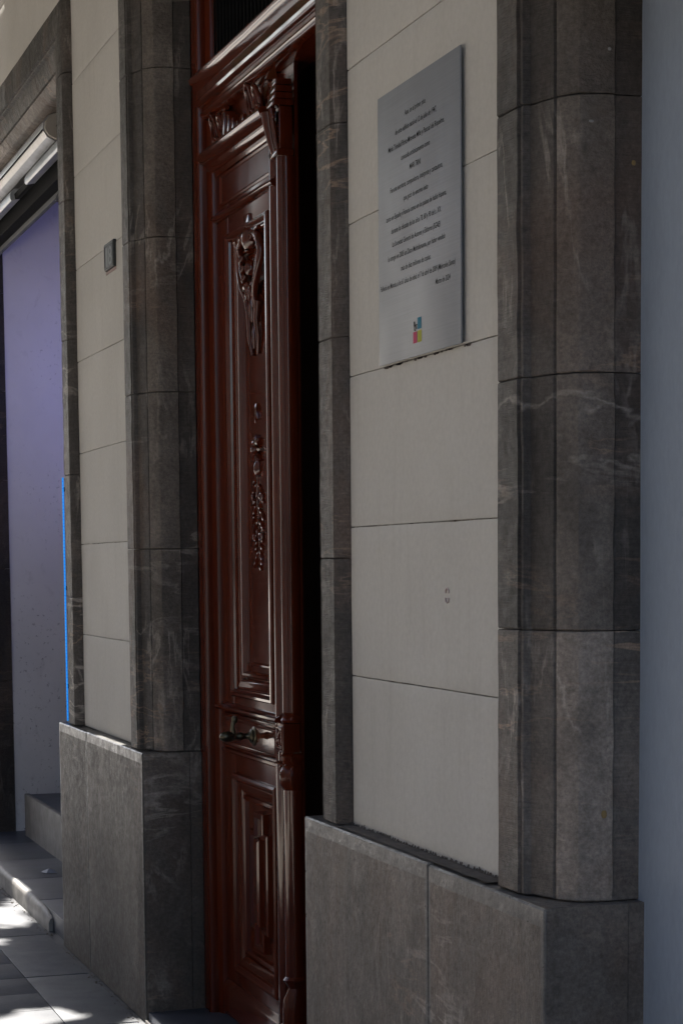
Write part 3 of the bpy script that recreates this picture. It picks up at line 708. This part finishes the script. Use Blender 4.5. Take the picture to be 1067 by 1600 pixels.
for k in range(8): a = k*math.pi/4; pe.blob((gx+.034*math.cos(a), yp-.012, 2.165+.036*math.sin(a)), (.010, .014, .022), rot=a-math.pi/2)
pe.blob((gx, yp-.02, 2.165), (.016, .02, .018)); pe.blob((gx+.005, yp-.012, 2.10), (.02, .018, .032))
pe.tube([(gx, yp-.006, 2.12), (gx-.012, yp-.010, 2.0), (gx+.010, yp-.010, 1.9), (gx, yp-.008, 1.78)], lambda t: .006-.002*t)
rnd = random.Random(3)
for k in range(34):
    z = 2.05-.009*k-rnd.uniform(0, .006); s_ = 1 if k % 2 else -1; e = rnd.uniform(.015, .072)*(1-.35*k/34)
    pe.blob((gx+s_*e, yp-.008, z), (.0075, .012, rnd.uniform(.014, .026)), n=6, m=4, rot=s_*rnd.uniform(.3, 1.3))
for s_ in (1, -1):
    pe.tube(spiral(gx+s_*.05, 2.0, .028, 1.2, R(90), s_, y=yp-.006), .005); pe.tube(spiral(gx+s_*.045, 1.86, .024, 1.2, R(90), s_, y=yp-.006), .005)
pe.tube([(gx+.03*math.cos(t), yp-.002, 1.72+.05*math.sin(t)) for t in [R(180+18*i) for i in range(11)]], .003)
pe.build('carved_pendant', M['polished'], door, smooth=50)
# the meeting edge: rolled stile edge, groove and the applied half column
MB().lathe_z(-6.752, Y+.014, [(.029, DB+.005), (.029, 1.075), (.020, 1.085), (.020, 1.20), (.029, 1.21), (.029, 3.17), (.02, 3.18), (.02, DT)], 24).build('edge_roll', M['polished'], door, smooth=25)
MB().box(-6.735, -6.572, Y+.020, Y+.032, DB, DT).build('meeting_stile', W, door)
def colsec(z0, z1, pr_, taper=0.0, nm='half_column'):
    rings = []
    for i in range(15):
        z = z0+(z1-z0)*i/14; rings.append([(x+taper*0, y, z) for x, y in pr_])
    return MB().rings(rings).build(nm, M['polished'], door, smooth=35)
CX = -6.600
cp = [(CX+a, Y+b) for a, b in ((-.037, .024), (-.037, -.004), (-.032, -.014), (-.024, -.022), (-.014, -.029), (-.004, -.034), (.008, -.036), (.019, -.033), (.026, -.026), (.029, -.016), (.031, -.013), (.035, -.012), (.037, -.005), (.037, .010), (.030, .024))]
colsec(1.262, 3.09, cp); colsec(.36, 1.00, cp)
blk = rbox('rosette_block', W, door, CX-.042, CX+.042, Y-.046, Y+.014, 1.128, 1.226, .004)
ros = MB().nest(CX-.036, CX+.036, 1.136, 1.218, [(0, Y-.0455), (.004, Y-.050), (.009, Y-.050), (.012, Y-.045)], cap=False)
for k in range(4): a = R(45+90*k); ros.blob((CX+.016*math.cos(a), Y-.048, 1.177+.019*math.sin(a)), (.008, .007, .02), rot=a-math.pi/2)
ros.blob((CX, Y-.049, 1.177), (.007, .008, .007)); ros.build('carved_rosette', W, blk, smooth=50)
def turned(z, pf, nm):
    rings = [[(CX+(x-CX)*k, Y+.024+(y-Y-.024)*k, z+h) for x, y in cp] for k, h in pf]; return MB().rings(rings).build(nm, W, door, smooth=35)
turned(1.228, ((1.05, 0), (1.12, .008), (1.05, .016), (.92, .024), (1.0, .034)), 'column_base')
turned(1.0, ((1.0, 0), (1.22, .02), (1.25, .055), (1.1, .075), (.9, .085), (1.15, .10), (1.18, .115), (.95, .126)), 'column_console')
turned(.05, ((1.2, 0), (1.2, .20), (1.15, .23), (.82, .27), (1.15, .30), (1.0, .311)), 'column_foot')
con = MB()
con.box(CX-.046, CX+.046, Y-.046, Y+.012, 3.09, 3.112, .004); con.box(CX-.036, CX+.036, Y-.034, Y+.012, 3.112, 3.25, .006); con.box(CX-.048, CX+.048, Y-.056, Y+.012, 3.25, 3.270, .004)
con.tube([(CX-.01, Y-.036, 3.10), (CX-.01, Y-.046, 3.14), (CX-.01, Y-.055, 3.19), (CX-.01, Y-.060, 3.235)], lambda t: .012+.012*t)
for s_ in (1, -1): con.tube([(CX+s_*.022, Y-.036, 3.115), (CX+s_*.026, Y-.046, 3.16), (CX+s_*.030, Y-.054, 3.20), (CX+s_*.026, Y-.058, 3.24)], .008)
for k in range(3): con.box(CX-.042+.006*k, CX+.042-.006*k, Y-.050+.004*k, Y+.012, 3.272+.024*k, 3.292+.024*k, .003)
con.add([(CX-.04, Y-.036, 3.335), (CX+.03, Y-.036, 3.335), (CX-.005, Y-.066, 3.34), (CX-.005, Y-.036, 3.40)], [(0, 2, 3), (2, 1, 3), (0, 1, 2), (0, 3, 1)])
for s_ in (1, -1): con.tube(spiral(CX+s_*.024, 3.215, .022, 1.2, R(90), s_, y=Y-.046), .006)
con.build('carved_capital', M['polished'], door, smooth=45)
# bronze pull
hx_, hz_ = -7.05, 1.148
hd = MB().lathe_y(hx_, hz_, [(.010, Y-.004), (.033, Y-.006), (.035, Y-.011), (.030, Y-.015), (.024, Y-.016), (.025, Y-.021), (.017, Y-.026), (.011, Y-.033), (.0095, Y-.048), (.014, Y-.055), (.015, Y-.061), (.011, Y-.069), (.0105, Y-.082), (.016, Y-.091), (.0195, Y-.104), (.019, Y-.118), (.013, Y-.130), (.005, Y-.136)], 20).build('door_knob', M['bronze'], door, smooth=45)
lv = MB().tube([(hx_, Y-.085, hz_+.010), (hx_, Y-.088, hz_+.028), (hx_, Y-.086, hz_+.048), (hx_, Y-.080, hz_+.060)], lambda t: .010-.003*t); lv.blob((hx_, Y-.080, hz_+.060), (.011, .013, .016))
lv.tube([(hx_-.03, Y-.092, hz_-.004), (hx_, Y-.088, hz_+.004), (hx_+.03, Y-.094, hz_-.006)], .007)
lv.build('finial', M['bronze'], hd, smooth=50)

# ================================================================ plaque
PX0, PX1, PZ0, PZ1, PY = -4.990, -4.4235, 2.2575, 2.921, -.0125
pq = thing('steel_plaque', (-4.7, -.01, 2.26), 'brushed steel plaque engraved with black text on the cream wall', 'plaque')
rbox('plate', M['steel'], pq, PX0, PX1, PY, -.0085, PZ0, PZ1, b=.0006)
bk = MB()
for x in (PX0+.05, PX1-.05):
    for z in (PZ0+.05, PZ1-.05): bk.box(x-.01, x+.01, -.0084, .003, z-.01, z+.01)
tag(bk.build('mounting_pad', M['black'], pq), kind='stuff')
LINES = ['Aquí, en el primer piso,', 'de este edificio nació el 12 de julio de 1947,', 'María Trinidad Pérez-Miravete Mille y Pascual del Riquelme,', 'conocida artísticamente como', 'MARI TRINI.',
         'Fue una escritora, compositora, intérprete y cantautora,', 'que gozó de enorme éxito', 'tanto en España y Francia como en los países de habla hispana,', 'durante las décadas de los años 70, 80 y 90 del s. XX.',
         'La Sociedad General de Autores y Editores (SGAE)', 'le otorgó en 2005 un Disco Multidiamante, por haber vendido', 'más de diez millones de copias.', 'Falleció en Murcia, a los 61 años de edad, el 7 de abril de 2009 (Miércoles Santo)', 'Marzo de 2024']
EXT = [(-4.791, -4.644, 2.843), (-4.858, -4.574, 2.809), (-4.910, -4.523, 2.775), (-4.817, -4.618, 2.741), (-4.757, -4.679, 2.709), (-4.898, -4.535, 2.675), (-4.801, -4.631, 2.642), (-4.928, -4.511, 2.608), (-4.891, -4.546, 2.575),
       (-4.885, -4.552, 2.542), (-4.917, -4.519, 2.510), (-4.822, -4.615, 2.476), (-4.974, -4.456, 2.443), (-4.584, -4.488, 2.412)]
def text_mesh(body, size, shear=.22, off=.0001, bold=.0):
    c = bpy.data.curves.new('lettering', 'FONT'); c.body = body; c.size = size; c.shear = shear; c.offset = off; c.resolution_u = 2
    o = bpy.data.objects.new('tmp', c); COL.objects.link(o); bpy.context.view_layer.update()
    me = bpy.data.meshes.new_from_object(o.evaluated_get(bpy.context.evaluated_depsgraph_get()))
    bpy.data.objects.remove(o); bpy.data.curves.remove(c); return me
def set_text(name, body, x0, x1, z, y, size, mat, parent, **k):
    me = text_mesh(body, size, **k); xs = [v.co.x for v in me.vertices]; a, b = min(xs), max(xs); f = (x1-x0)/(b-a) if x1 else 1
    o0 = base_of(parent)
    for v in me.vertices: v.co = Vector((x0+(v.co.x-a)*f-o0.x, y-o0.y, z+v.co.y-o0.z))
    me.name = name; me.materials.clear(); me.materials.append(mat)
    o = bpy.data.objects.new(name, me); COL.objects.link(o); o.parent = parent; return o
for s_, (a, b, z) in zip(LINES, EXT): set_text('text_line', s_, a, b, z-.002, PY-.0006, .0185, M['ink'], pq)
def tile(x0, x1, z0, z1, m_): return mk('logo_tile', [(x0, PY-.0006, z0), (x1, PY-.0006, z0), (x1, PY-.0006, z1), (x0, PY-.0006, z1)], [(0, 1, 2, 3)], M[m_], pq)
tile(-4.7075, -4.680, 2.320, 2.3475, 'teal'); tile(-4.738, -4.7105, 2.2885, 2.3155, 'pink'); tile(-4.7065, -4.679, 2.2885, 2.3165, 'yellow')
fg = MB()
for a, b, c_, e in ((-4.733, -4.724, 2.331, 2.3405), (-4.732, -4.7185, 2.328, 2.3325), (-4.731, -4.7275, 2.319, 2.329), (-4.7225, -4.719, 2.322, 2.3285), (-4.718, -4.708, 2.3295, 2.3325), (-4.727, -4.7215, 2.3175, 2.3215), (-4.716, -4.7115, 2.321, 2.3275)):
    fg.add([(a, PY-.0008, c_), (b, PY-.0008, c_), (b, PY-.0008, e), (a, PY-.0008, e)], [(0, 1, 2, 3)])
fg.build('logo_mark', M['ink'], pq)

dr = MB(); rn = random.Random(11)
for i in range(30):
    x = rn.uniform(PX0, PX1+.02); h = rn.uniform(.0015, .006); w_ = rn.uniform(.006, .022)
    dr.add([(x-w_, -.0012, 2.2555), (x+w_, -.0012, 2.2555), (x+w_*.5, -.0012, 2.2545-h), (x-w_*.6, -.0012, 2.2545-h*.8)], [(0, 1, 2, 3)])
tag(dr.build('dirt_drip', bpy.data.materials['brown_dust'], wall_r), kind='stuff')
gr_ = MB(); rn = random.Random(5)
for i in range(150):
    x = rn.uniform(-13, -7.6); y = -.066-abs(rn.gauss(0, .022)); q = rn.uniform(.0015, .005)
    gr_.blob((x, y, q*.5), (q*rn.uniform(.8, 1.6), q/.8, q*.7), n=5, m=3)
tag(gr_.build('grit', bpy.data.materials['brown_dust'], pav), kind='stuff')
# number plate
npq = thing('number_plate', (-8.31, -.005, 2.96), 'small dark house number plate on the narrow cream wall', 'number plate')
rbox('plate', M['plate'], npq, -8.396, -8.216, -.011, .002, 2.957, 3.064, b=.002)
MB().nest(-8.392, -8.220, 2.961, 3.060, [(0, -.0108), (.002, -.0135), (.007, -.0135), (.009, -.0108)], cap=False).build('rim', M['plate'], npq)
set_text('digit', '1', -8.366, -8.330, 2.972, -.0118, .105, M['digit'], npq, shear=0, off=.001)
set_text('digit', '8', -8.318, -8.245, 2.972, -.0118, .105, M['digit'], npq, shear=0, off=.001)
MB().box(-8.41, -8.215, -.003, .001, 2.945, 2.9565).build('broken_mortar', m_simple('pinkish_mortar', (.33, .25, .23), .9, bs=.6), npq)
# a faint red mark and stray blots
mkk = MB()
mkk.tube([(-4.548+.010*math.cos(t), -.0012, 1.690+.0075*math.sin(t)) for t in [R(-30+24*i) for i in range(11)]], .0018, 6)
mkk.tube([(-4.548+.010*math.cos(t), -.0012, 1.671+.0075*math.sin(t)) for t in [R(150+24*i) for i in range(11)]], .0018, 6)
o = mkk.build('paint_mark', M['redmark'], wall_r); o['label'] = 'small faded red mark'
bl = MB()
for x, y, z, s_ in ((-3.8722, .150, 2.567, .005), ): bl.blob((x, y, z), (.002, s_, s_*1.2))
bl.blob((-3.8725, .088, 1.231, ), (.002, .007, .010)); bl.build('paint_blot', M['yellowpaint'], sp)
sc_ = MB()
for x, z in ((-4.02, 2.80), ): sc_.blob((x, -.028, z), (.003, .003, .003))
sc_.blob((-3.872, .095, 2.79), (.002, .004, .004)); sc_.blob((-3.872, .055, 2.645), (.002, .006, .003)); sc_.build('lime_blot', m_simple('grey_lime', (.24, .23, .22), .8, bs=0), sp)

# ================================================================ street trees and the house opposite (outside the view)
BEAMS = [((-10.18, -.20, 0), .10), ((-10.02, -.21, 0), .06), ((-10.38, -.25, 0), .09), ((-9.58, -.34, 0), .03), ((-7.90, -.44, 0), .10), ((-7.86, -.31, 0), .035), ((-7.78, -.56, 0), .10),
         ((-10.88, -.01, .09), .025), ((-10.70, -.035, .09), .03), ((-10.57, -.045, .09), .015), ((-8.45, -.045, 1.046), .07), ((-8.25, -.05, 1.046), .08), ((-8.05, -.05, 1.046), .06)]  # leaf-free paths cut through the crowns so sun lands on these spots
def tree(x, y, rx, ry, z0, z1, n, seed, label):
    t = thing('street_tree', (x, y, 0), label, 'tree', None)
    MB().tube([(x, y, 0), (x+.05, y, 1.5), (x-.05, y+.05, 3.2), (x+.1, y, z0+.8)], lambda q: .17-.09*q, 10).build('trunk', M['bark'], t, smooth=50)
    br_ = MB(); rn = random.Random(seed)
    for k in range(9):
        a = k*.7; br_.tube([(x, y, 3.0+.1*k), (x+rx*.35*math.cos(a), y+ry*.35*math.sin(a), z0+.6), (x+rx*.75*math.cos(a), y+ry*.75*math.sin(a), (z0+z1)/2)], lambda q: .06-.045*q, 6)
    br_.build('limb', M['bark'], t, smooth=50)
    V = []; F = []
    while len(F) < n:
        p = Vector((x+rx*rn.uniform(-1, 1), y+ry*rn.uniform(-1, 1), rn.uniform(z0, z1)))
        e = ((p.x-x)/rx)**4+((p.y-y)/ry)**4+((p.z-(z0+z1)/2)/((z1-z0)/2))**4
        if e > 1 or p.y > -.02: continue
        ok = True
        for b_, r_ in BEAMS:
            q = p-Vector(b_); s1 = q.dot(sdir)
            if (q-sdir*s1).length < r_+.07: ok = False; break
        if not ok: continue
        nrm = (Vector((rn.gauss(0, .5), rn.gauss(0, .5), 1))+sdir*.8).normalized(); a = nrm.orthogonal().normalized(); b = nrm.cross(a)
        th_ = rn.uniform(0, 6.28); a, b = a*math.cos(th_)+b*math.sin(th_), b*math.cos(th_)-a*math.sin(th_)
        s1, s2 = rn.uniform(.08, .13), rn.uniform(.055, .09); k = len(V)
        V += [p-a*s1, p+b*s2, p+a*s1, p-b*s2]; F.append((k, k+1, k+2, k+3))
    o = mk('crown', V, F, M['leaf'], t, fix=False); o['kind'] = 'stuff'
    return t
tree(-15.3, -1.9, 3.6, 2.3, 4.9, 7.6, 12000, 1, 'leafy street tree at the kerb farthest down the street')
tree(-9.6, -1.9, 3.6, 2.3, 4.9, 7.6, 12000, 2, 'leafy street tree at the kerb opposite the wooden door')
tree(-4.0, -1.9, 3.2, 2.3, 4.9, 7.6, 8000, 3, 'unseen leafy tree added near the camera to dim the facade')  # extra tree put in to lower the ambient light
hs = thing('opposite_house', (-10, -10.5, 0), 'pale rendered house across the street', 'house')
MB().box(-22, 25, -14, -10, 0, 9.5).build('wall', M['facade'], hs)
h2 = thing('reflection_house', (-50, -24, 0), 'unseen pale house added to darken the upper door reflection', 'house')  # added house, keeps the door reflection dark above the horizon
MB().box(-90, -24, -30, -24, 0, 11).build('wall', M['facade'], h2)
w0 = None
for i in range(12):
    for j in range(3):
        if w0 is None: w0 = MB().box(-.55, .55, -.03, .03, 0, 1.7, .01).build('window', M['soil'], None); o = w0
        else: o = w0.copy(); COL.objects.link(o)
        o.parent = hs; o.location = (-20+i*3.2+10, .5, .9+3*j)

bal = thing('shade_balcony', (-8.5, -.4, 5.2), 'unseen stone slab with iron railing added to shade the upper facade', 'shade_balcony')  # added overhang out of view, darkens the top of the facade
MB().box(-11.15, -3.6, -.95, .05, 5.02, 5.18, .01).build('slab', M['facade'], bal, smooth=25)
MB().box(-11.1, -3.65, -.92, -.89, 6.1, 6.14, .004).build('handrail', M['black'], bal, smooth=25)
r1 = None
for i in range(62):
    if r1 is None: r1 = MB().lathe_z(-11.06, -.905, [(.008, 5.18), (.008, 6.1)], 6).build('baluster', M['black'], bal); o = r1
    else: o = r1.copy(); COL.objects.link(o); o.parent = bal; o.location = (.12*i, 0, 0)

# things of one kind share a group
GROUPS = {'stone_pillar': 'moulded stone pillars and jambs of the facade', 'plaster_wall': 'cream plaster walls of the facade', 'stone_plinth': 'stone plinths at the foot of the facade',
          'stone_lintel': 'stone lintels over the openings', 'street_tree': 'street trees along the kerb'}
for o in list(bpy.data.objects):
    k = o.name.split('.')[0]
    if o.parent is None and k in GROUPS: o['group'] = GROUPS[k]
